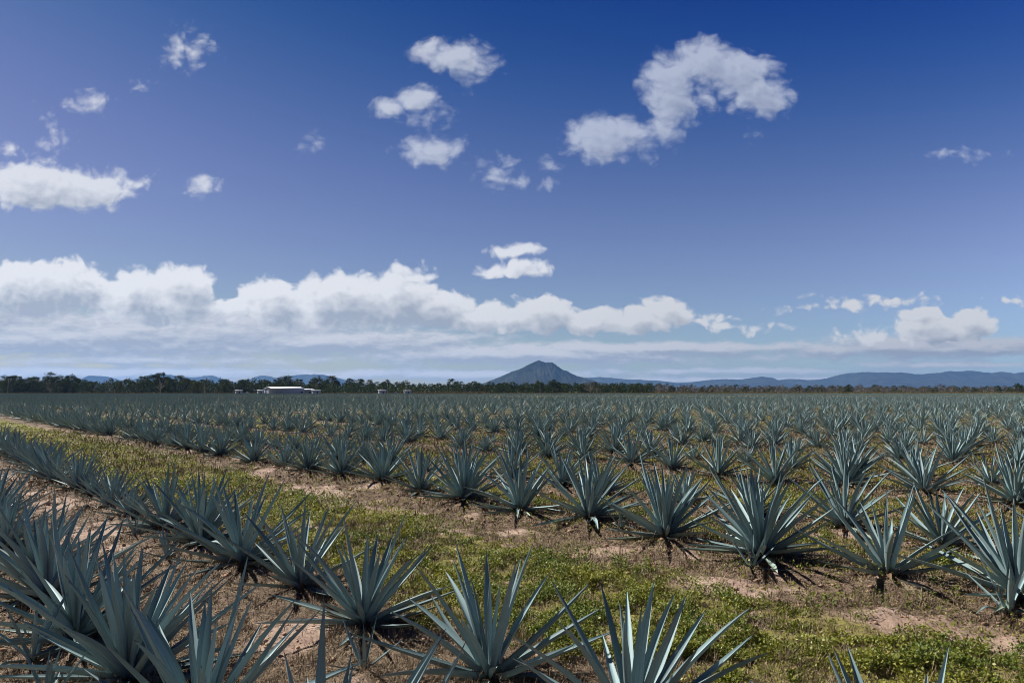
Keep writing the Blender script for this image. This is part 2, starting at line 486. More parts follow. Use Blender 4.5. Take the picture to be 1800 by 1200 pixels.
def mat_simple(name, a, c2, scale=8, rough=0.9, spec=0.2, coord='Object', rndmix=True, sub=0.0, fleck=None):
    m, t, b = new_mat(name)
    co = t.n.new('ShaderNodeTexCoord').outputs[coord]
    f = t.step(t.noise(co, scale, 5, 0.65), 0.3, 0.7)
    if rndmix:
        f = t.m('MULTIPLY_ADD', f, 0.35, t.m('MULTIPLY', t.attr('rnd'), 0.65))
    c = t.mix(f, a, c2)
    if fleck:
        c = t.mix(t.step(t.attr('rnd'), 1.2, 1.25), c, fleck)
    t.put(b, 'Base Color', c); t.put(b, 'Roughness', rough); t.put(b, 'Specular IOR Level', spec)
    if sub:
        tr = t.n.new('ShaderNodeBsdfTranslucent'); t.l.new(c, tr.inputs[0])
        mx = t.n.new('ShaderNodeMixShader'); mx.inputs[0].default_value = sub
        t.l.new(b.outputs[0], mx.inputs[1]); t.l.new(tr.outputs[0], mx.inputs[2])
        t.l.new(mx.outputs[0], m.node_tree.nodes['Material Output'].inputs[0])
    return m


M_soil = mat_soil()
M_agave = mat_agave()
M_core = mat_simple('agave_core', (0.075, 0.056, 0.034), (0.180, 0.165, 0.098), 20, 0.9, 0.1, rndmix=False)
M_dead = mat_simple('dry_leaf', (0.068, 0.041, 0.026), (0.195, 0.135, 0.083), 14, 0.9, 0.1)
M_weed = mat_simple('weed_leaf', (0.055, 0.106, 0.009), (0.339, 0.311, 0.037), 3, 0.6, 0.35, sub=0.3, fleck=(0.491, 0.457, 0.194))
M_straw = mat_simple('straw', (0.075, 0.048, 0.029), (0.394, 0.299, 0.190), 3, 0.8, 0.2)
M_clod = mat_simple('clod', (0.245, 0.158, 0.108), (0.396, 0.259, 0.180), 12, 0.95, 0.1)

# ------------------------------------------------------------------ ground
def build_ground():
    rr = [0.6]
    while rr[-1] < 32000:
        f = 0.0062 if rr[-1] < 60 else (0.012 if rr[-1] < 600 else 0.05)
        rr.append(rr[-1] * (1 + f) + (0.004 if rr[-1] < 3 else 0))
    rr = np.array(rr)
    an = np.concatenate([np.linspace(-52, 52, 430), np.linspace(56, 304, 63)])
    an = np.radians(an)
    RR, AA = np.meshgrid(rr, an, indexing='ij')
    X = RR * np.sin(AA); Y = RR * np.cos(AA)
    Z = ground_z(X, Y)
    nr, na = X.shape
    V = np.stack([X.ravel(), Y.ravel(), Z.ravel()], 1)
    V = np.concatenate([V, [[0, 0, float(ground_z(0., 0.))]]])
    i = np.arange(nr - 1)[:, None]; j = np.arange(na)[None, :]
    a = i * na + j; b2 = i * na + (j + 1) % na; c = (i + 1) * na + (j + 1) % na; d = (i + 1) * na + j
    F = np.stack([np.broadcast_to(k, (nr - 1, na)).ravel() for k in (a, b2, c, d)], 1)
    F = F[:, ::-1]
    j = np.arange(na)
    T = np.stack([np.full(na, nr * na), (j + 1) % na, j, j], 1)
    g, dd = cover(V[:, 0], V[:, 1])
    r = np.hypot(V[:, 0], V[:, 1])
    far = sstep(r, 430, 520)
    g = g * (1 - far) + 0.55 * far
    dd = dd * (1 - far) + 0.4 * far
    me = mesh_tri_quad('ground', V, np.concatenate([F, T[:, [0, 2, 1, 1]]]), M_soil, True, None, {'green': g, 'dead': dd})
    tag(link('ground', me), kind='structure')


build_ground()


# ------------------------------------------------------------------ agave plants
def leaf(L, W, el, az, bend, base_r, base_z, twist=0.0, nseg=12, th=0.034, kink=None, side=0.0, full=True):
    """a stiff channelled agave leaf; returns V, F, uv"""
    t = np.linspace(0, 1, nseg + 1) ** (0.9 if full else 1.0)
    e = el + bend * t
    if kink is not None:
        e = e + np.where(t > kink[0], kink[1] * np.clip((t - kink[0]) / 0.12, 0, 1), 0)
    dt = np.diff(t, prepend=t[0])
    em = np.concatenate([[e[0]], (e[1:] + e[:-1]) / 2])
    rad = base_r + np.cumsum(np.cos(em) * dt * L)
    z = base_z + np.cumsum(np.sin(em) * dt * L)
    lat = side * L * t ** 2
    w = W * np.interp(t, [0, .06, .2, .42, .6, .78, .9, .97, 1], [.85, .66, .78, 1.0, .88, .56, .28, .09, .02]) * 0.5
    thk = th * np.interp(t, [0, .15, .5, .9, 1], [1.5, .9, .42, .2, .04])
    ch = np.interp(t, [0, .2, .6, 1], [0.8, 0.72, 0.60, 0.9])
    tw = twist * t
    sv = np.array([-1, -.5, 0, .5, 1.0]) if full else np.array([-1, 0, 1.0])
    # local frame in the (radial, z) plane
    nrm_r = -np.sin(e); nrm_z = np.cos(e)
    rows = []
    for k, s_ in enumerate(sv):
        off_lat = s_ * w * np.cos(tw)
        off_n = ch * w * (s_ * s_) + s_ * w * np.sin(tw)
        rows.append(np.stack([rad + nrm_r * off_n, lat + off_lat, z + nrm_z * off_n], 1))
    top = np.stack(rows, 1)
    ns = len(sv)
    uvt = np.stack([np.broadcast_to(sv[None, :], (nseg + 1, ns)), np.broadcast_to(t[:, None], (nseg + 1, ns))], 2)
    i = np.arange(nseg)[:, None]; j = np.arange(ns - 1)[None, :]
    F = np.stack([(i * ns + j).ravel(), (i * ns + j + 1).ravel(), ((i + 1) * ns + j + 1).ravel(), ((i + 1) * ns + j).ravel()], 1)
    V = top.reshape(-1, 3); U = uvt.reshape(-1, 2)
    if full:
        bot = []
        for k, s_ in enumerate(sv):
            off_lat = s_ * w * np.cos(tw)
            off_n = ch * w * (s_ * s_) - thk * (1 - s_ * s_) + s_ * w * np.sin(tw)
            bot.append(np.stack([rad + nrm_r * off_n, lat + off_lat, z + nrm_z * off_n], 1))
        bot = np.stack(bot, 1).reshape(-1, 3)
        F = np.concatenate([F, F[:, ::-1] + len(V)])
        V = np.concatenate([V, bot]); U = np.concatenate([U, U])
    ca, sa = math.cos(az), math.sin(az)
    x = V[:, 0] * ca - V[:, 1] * sa; y = V[:, 0] * sa + V[:, 1] * ca
    return np.stack([x, y, V[:, 2]], 1), F, U


def rosette_spec(seed, n=44, spread=1.0, size=1.0, upright=0.0):
    """parameters of every leaf in a rosette; a metre-long leaf at size 1"""
    r = np.random.default_rng(seed)
    out = []
    az0 = r.uniform(0, 6.28)
    for i in range(n):
        f = i / (n - 1)                 # 0 = oldest, lowest; 1 = the spear
        az = az0 + i * 2.39996 + r.normal(0, 0.16)
        el = math.radians(-6 + 91 * f ** 1.12 + r.normal(0, 6.5))
        el += math.radians(upright * 12 * (1 - f))
        el = min(el, math.radians(88))
        L = size * (1.02 + 0.06 * math.sin(f * 3.1) - 0.16 * max(0, f - 0.82) / 0.18) * r.uniform(0.80, 1.10)
        if f < 0.2:
            L *= 0.86
        W = 0.071 * size * r.uniform(0.78, 1.12) * (0.82 if f > 0.9 else 1.0)
        bend = math.radians(r.normal(6 if f < 0.45 else -3, 7))
        kink = None
        if f < 0.42 and r.random() < 0.10:
            kink = (r.uniform(0.3, 0.6), math.radians(-r.uniform(25, 75)))
            L *= 0.75
        out.append(dict(L=L, W=W, el=el, az=az, bend=bend, base_r=0.012 + 0.055 * size * (1 - f) ** 0.7,
                        base_z=size * (0.07 + 0.11 * f), twist=r.normal(0, 0.22), kink=kink, side=r.normal(0, 0.035),
                        rnd=float(r.random()), old=float(max(0, 1 - f * 4.0) * r.random() ** 0.5)))
    return out


def rosette(spec, nseg=12, full=True, wscale=1.0):
    Vs, Fs, Us, A, O = [], [], [], [], []
    n = 0
    for s in spec:
        V, F, U = leaf(s['L'], s['W'] * wscale, s['el'], s['az'], s['bend'], s['base_r'], s['base_z'], s['twist'], nseg,
                       th=0.034 * s['L'], kink=s['kink'], side=s['side'], full=full)
        Vs.append(V); Fs.append(F + n); Us.append(U); n += len(V)
        A.append(np.full(len(V), s['rnd'])); O.append(np.full(len(V), s['old']))
    return np.concatenate(Vs), np.concatenate(Fs), np.concatenate(Us), np.concatenate(A), np.concatenate(O)


def tube(path, radii, ns=8, close=True):
    path = np.asarray(path, float); radii = np.asarray(radii, float)
    n = len(path)
    tan = np.gradient(path, axis=0); tan /= np.linalg.norm(tan, axis=1)[:, None] + 1e-9
    ref = np.array([0.31, 0.95, 0.05])
    a = np.cross(tan, ref); a /= np.linalg.norm(a, axis=1)[:, None] + 1e-9
    b = np.cross(tan, a)
    th = np.linspace(0, 2 * np.pi, ns, endpoint=False)
    V = path[:, None, :] + radii[:, None, None] * (np.cos(th)[None, :, None] * a[:, None, :] + np.sin(th)[None, :, None] * b[:, None, :])
    i = np.arange(n - 1)[:, None]; j = np.arange(ns)[None, :]
    F = np.stack([(i * ns + j).ravel(), (i * ns + (j + 1) % ns).ravel(), ((i + 1) * ns + (j + 1) % ns).ravel(), ((i + 1) * ns + j).ravel()], 1)
    return V.reshape(-1, 3), F


def core_mesh(seed, size):
    """the short scaly stem the leaves grow from"""
    r = np.random.default_rng(seed)
    g = Geo()
    zz = np.array([-0.08, 0.0, 0.04, 0.08, 0.12, 0.16, 0.19]) * size
    rad = np.array([0.075, 0.10, 0.115, 0.105, 0.075, 0.035, 0.004]) * size
    V, F = tube(np.stack([zz * 0, zz * 0, zz], 1), rad, 14)
    V += r.normal(0, 0.005, V.shape)
    g.add(V, F)
    return g.mesh('stem', M_core, True)


def skirt_mesh(seed, size):
    """withered leaf stubs and dry grass gathered round the foot of the plant"""
    r = np.random.default_rng(seed)
    g = Geo()
    for i in range(16):
        az = r.uniform(0, 6.28)
        V, F, U = leaf(r.uniform(.22, .5) * size, r.uniform(.03, .06), math.radians(r.uniform(-35, 10)), az, math.radians(r.uniform(-30, 20)),
                       0.07 * size, 0.10 * size, r.normal(0, .9), 5, full=False)
        V[:, 2] = np.maximum(V[:, 2], 0.075)
        g.add(V, F, r.random())
    for i in range(110):
        az = r.uniform(0, 6.28); d = abs(r.normal(0.16, 0.14)) + .04; L = r.uniform(.08, .26)
        c = np.array([math.cos(az) * d, math.sin(az) * d, 0.07]) * size
        a2 = r.uniform(0, 6.28); el = r.uniform(0.0, 1.1)
        t = np.array([math.cos(a2) * math.cos(el), math.sin(a2) * math.cos(el), math.sin(el)]) * L
        s_ = np.array([-math.sin(a2), math.cos(a2), 0]) * 0.0035
        g.add([c - s_, c + s_, c + t * .55 + s_ + [0, 0, .02], c + t * .55 - s_ + [0, 0, .02], c + t, c + t], [[0, 1, 2, 3], [3, 2, 4, 4]], r.random())
    return g.mesh('dry_leaves', M_dead, False)


KINDS = []
LOOKS = ['full spiky', 'dense upright', 'broad spreading', 'slender open', 'bushy crowded', 'loose wide', 'narrow tall', 'sparse', 'compact', 'shaggy low']
PAR = [(38, 1.0, 0.1), (42, 1.02, 0.7), (36, 1.05, -0.1), (29, 1.0, 0.2), (50, 1.0, 0.2), (33, 1.04, 0.0), (34, 0.98, 1.0), (25, .92, 0.1), (44, .90, 0.3), (44, .95, -0.2)]
for k, (n, sz, up) in enumerate(PAR):
    sp = rosette_spec(100 + k, n, 1.0, sz, up)
    V, F, U, A, O = rosette(sp, 12, True)
    me = mesh_np('leaf_rosette', V, F, M_agave, True, U, {'rnd': A, 'old': O})
    KINDS.append(dict(spec=sp, rosette=me, core=core_mesh(200 + k, sz), skirt=skirt_mesh(300 + k, sz), look=LOOKS[k]))

# measured plants: (x, y, kind, size, turn)
HAND = {
    'Z': [(-2.16, 4.9, 0, 1.0, .3), (-3.21, 5.93, 4, 1.04, 1.0), (-4.3, 6.94, 0, 1.06, 2.2)],
    'A': [(2.09, 3.72, 5, .92, 0.5), (0.84, 4.98, 2, 1.0, 1.9), (-0.19, 5.99, 5, .98, 0.2), (-1.53, 7.27, 0, .98, 3.7), (-2.6, 8.61, 3, 1.0, 4.0), (-3.8, 9.79, 5, 1.08, 1.1), (-4.99, 11.18, 4, 1.05, 0.0), (-6.17, 12.34, 0, 1.05, 5.0)],
    0: [(5.67, 7.83, 0, 1.12, 2.6), (4.7, 8.74, 7, 1.16, 4.4), (3.49, 9.73, 4, 1.14, 0.9), (2.45, 11.1, 0, 1.15, 2.0), (1.38, 12.49, 2, 1.12, 3.3), (0.17, 13.58, 5, 1.1, 5.2), (-1.03, 14.8, 4, 1.14, 1.4), (-2.13, 15.99, 3, 1.05, 2.9), (-3.33, 17.72, 0, 1.05, 0.4)],
    1: [(6.51, 10.51, 7, 1.05, 1.0), (5.68, 11.85, 3, 1.05, 3.0)],
    2: [(10.41, 14.3, 0, 1.05, 1.6), (9.53, 15.99, 5, 1.05, 0.1), (8.31, 17.2, 4, 1.1, 2.2), (6.75, 17.72, 2, 1.05, 4.2), (5.67, 18.97, 3, 1.05, 5.5)],
}
PHASE = {'Z': 1.9, 'A': 1.33, 0: 1.78}
plants = []          # (x, y, kind, size, turn, row, s)
for p, rid in row_positions():
    have = []
    for (x, y, k, sz, tn) in HAND.get(rid, []):
        s_ = DS[0] * x + DS[1] * y
        have.append(s_)
        plants.append((x, y, k, sz, tn, rid, s_))
    rr_ = np.random.default_rng(int((p + 50) * 10))
    s0_ = rr_.uniform(0, 1.7) if not have else have[0]
    lo, hi = (min(have), max(have)) if have else (1e9, -1e9)
    ks = np.arange(-420, 620)
    S = s0_ + ks * 1.71 + rr_.normal(0, 0.10, len(ks))
    if have:
        S2 = np.concatenate([hi + 1.71 * np.arange(1, 620) + rr_.normal(0, .1, 619), lo - 1.71 * np.arange(1, 420) + rr_.normal(0, .1, 419)])
        S = S2
    for s_ in S:
        drop = rr_.random(); k = int(rr_.integers(0, 10)); sz = rr_.uniform(0.86, 1.10) * (0.96 if p > 11 else 1.04); tn = rr_.uniform(0, 6.28); jit = rr_.normal(0, .07)
        if rr_.random() < 0.10:
            sz *= 0.72
        if drop < 0.015:
            continue
        x = NP[0] * (p + jit) + DS[0] * s_; y = NP[1] * (p + jit) + DS[1] * s_
        r_ = math.hypot(x, y)
        if y < 0.5 or y > 470 or r_ < 2.6 or abs(x / y) > 0.80 + 2.2 / y:
            continue
        if rid == 'behind' and y < 1.5:
            continue
        plants.append((x, y, k, sz, tn, rid, s_))
plants.sort(key=lambda q: q[0] ** 2 + q[1] ** 2)


def in_frame(q):
    x, y = q[0], q[1]
    return abs(x / y) < 0.75 + 0.35 / y and not (y < 4.4 and q[5] == 'behind')


shown = [q for q in plants if in_frame(q)]
near = shown[:296]
near_ids = set(id(q) for q in near)
extra = [q for q in plants[:len(plants)] if not in_frame(q) and math.hypot(q[0], q[1]) < 40]   # just outside: their shadows and leaf tips

ONES = ['', 'first', 'second', 'third', 'fourth', 'fifth', 'sixth', 'seventh', 'eighth', 'ninth', 'tenth', 'eleventh', 'twelfth', 'thirteenth', 'fourteenth',
        'fifteenth', 'sixteenth', 'seventeenth', 'eighteenth', 'nineteenth']
TENS = {7: ('seventy', 'seventieth'), 8: ('eighty', 'eightieth'), 9: ('ninety', 'ninetieth'), 2: ('twenty', 'twentieth'), 3: ('thirty', 'thirtieth'), 4: ('forty', 'fortieth'), 5: ('fifty', 'fiftieth'), 6: ('sixty', 'sixtieth')}


def ordinal(n):
    if n < 20:
        return ONES[n]
    a, b = divmod(n, 10)
    return TENS[a][1] if b == 0 else TENS[a][0] + '-' + ONES[b]


byrow = {}
for q in near:
    byrow.setdefault(q[5], []).append(q)
LABEL = {}
for rid, L in byrow.items():
    L.sort(key=lambda q: q[6])          # smallest s = nearest the lower right end of the row
    for i, q in enumerate(L):
        look = ('small ' if q[3] < 0.85 else '') + KINDS[q[2]]['look']
        if rid == 'A':
            LABEL[id(q)] = '%s blue-grey agave, %s from the front in the row before the grass track' % (look, ordinal(i + 1))
        elif rid == 'Z':
            LABEL[id(q)] = '%s blue-grey agave, %s from the front in the dark corner row' % (look, ordinal(i + 1))
        elif rid == 'behind':
            LABEL[id(q)] = '%s blue-grey agave, %s from the front in the row left of the dark corner row' % (look, ordinal(i + 1))
        else:
            LABEL[id(q)] = '%s agave, %s from the right in the %s row beyond the grass track' % (look, ordinal(i + 1), ordinal(rid + 1))


def place_agave(q, label, group):
    x, y, k, sz, tn = q[:5]
    K = KINDS[k]
    root = link('agave', None)
    root.location = (x, y, float(ground_z(x, y)) - 0.07)
    root.rotation_euler = (random.uniform(-.05, .05), random.uniform(-.05, .05), tn)
    root.scale = (sz, sz, sz)
    tag(root, label, 'agave', group)
    link('leaf_rosette', K['rosette'], root)
    link('stem', K['core'], root)
    if y < 30:
        link('dry_leaves', K['skirt'], root)
    return root


for q in near:
    place_agave(q, LABEL[id(q)], 'blue agave plants in the field rows')

# the small offsets growing beside the big plants
pup_spec = rosette_spec(777, 9, 1, 0.42, 1.4)
for s_ in pup_spec:
    s_['W'] *= 1.1
Vp, Fp, Up, Ap, Op = rosette(pup_spec, 9, True)
pup_me = mesh_np('leaf_rosette', Vp, Fp, M_agave, True, Up, {'rnd': Ap, 'old': Op})
pup_core = core_mesh(778, 0.36)
PUPS = [(-1.28, 6.1, 1.0, 'small agave offset sprouting below the front of the middle plant before the track'),
        (-4.32, 6.35, 1.35, 'small green agave offset at the left edge in front of the corner row'),
        (-3.62, 5.5, 1.0, 'small agave offset at the bottom edge left of the big corner plants'),
        (-5.0, 10.1, 1.1, 'small upright agave offset at the foot of the row before the grass track'),
        (-6.35, 11.7, 1.0, 'small agave offset farther up the row before the track, near its thick part'),
        (3.2, 9.28, 1.25, 'small upright offset leaning against the base of a big spiky agave beyond the track'),
        (5.25, 7.4, 1.4, 'narrow dark offset before the large agave cut by the right frame edge'),
        (1.85, 11.75, .9, 'small offset between two large agaves in the first row beyond the track')]
for (x, y, sc_, lab) in PUPS:
    root = link('agave_offset', None)
    root.location = (x, y, float(ground_z(x, y)) - 0.02); root.scale = (sc_,) * 3; root.rotation_euler = (0, 0, random.uniform(0, 6.28))
    tag(root, lab, 'agave offset', 'young agave offsets')
    link('leaf_rosette', pup_me, root); link('stem', pup_core, root)


def merged_plants(L, protos, mat, name):
    Vs, Fs, Us, As, Os = [], [], [], [], []
    n = 0
    for k, (V, F, U, A, O) in enumerate(protos):
        sel = [q for q in L if q[2] % len(protos) == k]
        if not sel:
            continue
        a = np.array([(q[0], q[1], q[3], q[4]) for q in sel])
        z = ground_z(a[:, 0], a[:, 1])
        ca, sa = np.cos(a[:, 3]), np.sin(a[:, 3])
        X = (V[None, :, 0] * ca[:, None] - V[None, :, 1] * sa[:, None]) * a[:, 2:3] + a[:, 0:1]
        Y = (V[None, :, 0] * sa[:, None] + V[None, :, 1] * ca[:, None]) * a[:, 2:3] + a[:, 1:2]
        Z = V[None, :, 2] * a[:, 2:3] + z[:, None]
        m_, nv = len(sel), len(V)
        Vs.append(np.stack([X, Y, Z], 2).reshape(-1, 3))
        Fs.append((F[None] + (np.arange(m_) * nv)[:, None, None]).reshape(-1, 4) + n)
        Us.append(np.tile(U, (m_, 1))); As.append(np.tile(A, m_)); Os.append(np.tile(O, m_))
        n += m_ * nv
    return np.concatenate(Vs), np.concatenate(Fs), np.concatenate(Us), np.concatenate(As), np.concatenate(Os)


rest = [q for q in shown if id(q) not in near_ids] + extra
mid = [q for q in rest if math.hypot(q[0], q[1]) < 110]
far = [q for q in rest if math.hypot(q[0], q[1]) >= 110]
# a poorer strip of young plants two hundred metres out
rf = np.random.default_rng(5)
far2 = []
for q in far:
    x, y = q[0], q[1]
    strip = 205 < y < 300 + 0.25 * x and x > -120
    if strip:
        if rf.random() < 0.45:
            continue
        q = (x, y, q[2], q[3] * 0.5, q[4], q[5], q[6])
    far2.append(q)
protos_mid = []
protos_far = []
for k in range(len(KINDS)):
    sp = KINDS[k]['spec']
    protos_mid.append(rosette(sp, 4, False, 1.1))
    sel = [s_ for i, s_ in enumerate(sp) if i % 2 == 0 or s_['el'] > 1.0]
    protos_far.append(rosette(sel, 2, False, 1.4))
blocks = [merged_plants(mid, protos_mid, M_agave, 'a'), merged_plants(far2, protos_far, M_agave, 'b')]
off = len(blocks[0][0])
V = np.concatenate([blocks[0][0], blocks[1][0]]); F = np.concatenate([blocks[0][1], blocks[1][1] + off])
me = mesh_np('agave_field', V, F, M_agave, True, np.concatenate([b[2] for b in blocks]),
             {'rnd': np.concatenate([b[3] for b in blocks]), 'old': np.concatenate([b[4] for b in blocks])})
tag(link('agave_field', me), 'endless far rows of blue-grey agave reaching back to the tree line', 'agave field', kind='stuff')
print('agaves near', len(near), 'mid', len(mid), 'far', len(far2), 'faces', len(F))

# ------------------------------------------------------------------ weeds, straw, clods
def scatter(n, rmin, rmax, power=1.0, amax=43):
    """random ground points in the view wedge, denser towards the camera"""
    u_ = rng.random(n)
    if abs(power - 1) < 1e-6:
        r = rmin * (rmax / rmin) ** u_
    else:
        e_ = 1 - power
        r = (rmin ** e_ + u_ * (rmax ** e_ - rmin ** e_)) ** (1 / e_)
    a = np.radians(rng.uniform(-amax, amax, n))
    return r * np.sin(a), r * np.cos(a), r


def cards(cx, cy, cz, az, el, L, W, roll, rnd):
    """n leaf cards: kite-shaped quads; base at c, pointing (az, el)"""
    d = np.stack([np.cos(az) * np.cos(el), np.sin(az) * np.cos(el), np.sin(el)], 1)
    s_ = np.stack([-np.sin(az), np.cos(az), np.zeros_like(az)], 1)
    up = np.cross(d, s_)
    s_ = s_ * np.cos(roll)[:, None] + up * np.sin(roll)[:, None]
    c = np.stack([cx, cy, cz], 1)
    a = c; b_ = c + d * (L * .5)[:, None] + s_ * (W * .5)[:, None]; t_ = c + d * L[:, None]; e_ = c + d * (L * .5)[:, None] - s_ * (W * .5)[:, None]
    V = np.stack([a, b_, t_, e_], 1).reshape(-1, 3)
    F = np.arange(len(V)).reshape(-1, 4)
    return V, F, np.repeat(rnd, 4)


def build_weeds():
    x, y, r = scatter(560000, 3.4, 75, 1.2)
    g, dd = cover(x, y)
    keep = rng.random(len(x)) < g * 1.15 * sstep(fbm(x * 4, y * 4, 3, 77), 0.36, 0.60)
    x, y, r, g = x[keep], y[keep], r[keep], g[keep]
    n = len(x)
    sc_ = np.clip(r / 9, 0.85, 5) ** 0.45
    tall = fbm(x * 1.3, y * 1.3, 3, 55)
    tall = sstep(tall, 0.40, 0.72)
    z = ground_z(x, y)
    hue = np.clip(fbm(x * 0.9, y * 0.9, 3, 91) * 1.7 - 0.45, 0, 1)
    Vs, Fs, As = [], [], []
    off_ = 0
    for k in range(6):
        az = rng.uniform(0, 6.28, n); el = rng.uniform(-0.1, 1.2, n)
        hz = rng.uniform(0.0, 1.0, n) * (0.02 + 0.14 * tall)
        jx = rng.normal(0, .02, n) * sc_; jy = rng.normal(0, .02, n) * sc_
        L = rng.uniform(.016, .040, n) * sc_; W = L * rng.uniform(.45, .8, n)
        V, F, A = cards(x + jx, y + jy, z + hz, az, el, L, W, rng.uniform(-.8, .8, n), np.where(rng.random(n) < 0.03, 1.5, np.clip(hue + rng.normal(0, .28, n) - 0.2 * tall, 0, 1)))
        Vs.append(V); Fs.append(F + off_); As.append(A); off_ += len(V)
    me = mesh_np('weeds', np.concatenate(Vs), np.concatenate(Fs), M_weed, False, None, {'rnd': np.concatenate(As)})
    tag(link('weeds', me), 'low yellow-green weeds covering the track and the gaps between rows', 'weeds', kind='stuff')
    print('weeds', off_ // 4)


def build_straw():
    x, y, r = scatter(700000, 3.2, 50, 1.2)
    g, dd = cover(x, y)
    p = NP[0] * x + NP[1] * y
    keep = rng.random(len(x)) < (dd * 0.95 + 0.28 * g + 0.10)
    x, y, r, g = x[keep], y[keep], r[keep], g[keep]
    n = len(x)
    z = ground_z(x, y)
    up = (rng.random(n) < 0.12 + 0.5 * g)
    L = rng.uniform(.05, .17, n) * np.clip(r / 12, .8, 2.4)
    el = np.where(up, rng.uniform(.5, 1.4, n), rng.uniform(-.05, .30, n))
    L = np.where(up, L * 0.75, L)
    W = rng.uniform(.003, .0075, n) * np.clip(r / 7, .8, 5)
    V, F, A = cards(x, y, z + 0.006, rng.uniform(0, 6.28, n), el, L, W * np.ones(n), rng.uniform(-.5, .5, n), rng.random(n) ** 1.5)
    # dry tufts standing along the beds
    tx, ty, tr = scatter(16000, 3.4, 45, 1.15)
    tg, td = cover(tx, ty)
    k_ = rng.random(len(tx)) < td * 0.5 + tg * 0.25
    tx, ty, tr = tx[k_], ty[k_], tr[k_]
    nb = 16
    bx_ = np.repeat(tx, nb) + rng.normal(0, .022, len(tx) * nb); by_ = np.repeat(ty, nb) + rng.normal(0, .022, len(tx) * nb)
    m_ = len(bx_)
    tl = np.repeat(rng.uniform(.07, .22, len(tx)), nb) * rng.uniform(.6, 1.1, m_)
    V2, F2, A2 = cards(bx_, by_, ground_z(bx_, by_), rng.uniform(0, 6.28, m_), rng.uniform(.25, 1.45, m_), tl, rng.uniform(.003, .006, m_) * np.clip(np.repeat(tr, nb) / 7, .8, 4), rng.uniform(-.5, .5, m_), np.clip(np.repeat(rng.random(len(tx)), nb) * .8 + rng.random(m_) * .3, 0, 1))
    F = np.concatenate([F, F2 + len(V)]); V = np.concatenate([V, V2]); A = np.concatenate([A, A2])
    me = mesh_np('dry_grass', V, F, M_straw, False, None, {'rnd': A})
    tag(link('dry_grass', me), 'dead straw-coloured grass lying over the bare soil', 'dry grass', kind='stuff')


def build_clods():
    x, y, r = scatter(26000, 3.2, 34, 1.3)
    g, dd = cover(x, y)
    keep = rng.random(len(x)) < (1 - g) * 0.8
    x, y, r = x[keep], y[keep], r[keep]
    n = len(x)
    ph = (1 + 5 ** .5) / 2
    ico = np.array([(-1, ph, 0), (1, ph, 0), (-1, -ph, 0), (1, -ph, 0), (0, -1, ph), (0, 1, ph), (0, -1, -ph), (0, 1, -ph), (ph, 0, -1), (ph, 0, 1), (-ph, 0, -1), (-ph, 0, 1)]) / 1.9
    fc = np.array([(0, 11, 5), (0, 5, 1), (0, 1, 7), (0, 7, 10), (0, 10, 11), (1, 5, 9), (5, 11, 4), (11, 10, 2), (10, 7, 6), (7, 1, 8), (3, 9, 4), (3, 4, 2), (3, 2, 6), (3, 6, 8), (3, 8, 9), (4, 9, 5), (2, 4, 11), (6, 2, 10), (8, 6, 7), (9, 8, 1)])
    s_ = (0.007 + 0.034 * rng.random(n) ** 6) * np.clip(r / 10, .8, 2.2)
    V = ico[None] * s_[:, None, None] * rng.uniform(.6, 1.3, (n, 12, 1)) * np.stack([rng.uniform(.7, 1.4, n), rng.uniform(.7, 1.4, n), rng.uniform(.5, .9, n)], 1)[:, None, :]
    V = V + np.stack([x, y, ground_z(x, y) + s_ * 0.3], 1)[:, None, :]
    F = (fc[None] + (np.arange(n) * 12)[:, None, None]).reshape(-1, 3)
    me = mesh_np('soil_clods', V.reshape(-1, 3), F, M_clod, False, None, {'rnd': np.repeat(rng.random(n), 12)})
    tag(link('soil_clods', me), 'crumbs and small clods of pinkish soil', 'soil clods', kind='stuff')


build_weeds()
build_straw()
build_clods()

# ------------------------------------------------------------------ hills
def mat_hill(name, a, b2, c3):
    m, t, b = new_mat(name)
    co = t.n.new('ShaderNodeTexCoord').outputs['Object']
    n1 = t.noise(co, 0.004, 8, 0.65); n2 = t.noise(co, 0.03, 6, 0.7)
    c = t.mix(t.step(n1, 0.35, 0.65), a, b2)  # forest tones; their contrast also imitates lit slopes and shaded gullies
    c = t.mix(t.step(n2, 0.4, 0.7), c, c3)
    t.put(b, 'Base Color', c); t.put(b, 'Roughness', 1.0); t.put(b, 'Specular IOR Level', 0.0)
    bp = t.n.new('ShaderNodeBump'); t.put(bp, 'Strength', 0.8); t.put(bp, 'Distance', 9.0)
    t.put(bp, 'Height', t.noise(co, 0.05, 8, 0.75)); t.l.new(bp.outputs[0], b.inputs['Normal'])
    return m


M_hill = mat_hill('forested_hill', (0.005, 0.008, 0.003), (0.040, 0.038, 0.024), (0.018, 0.022, 0.014))


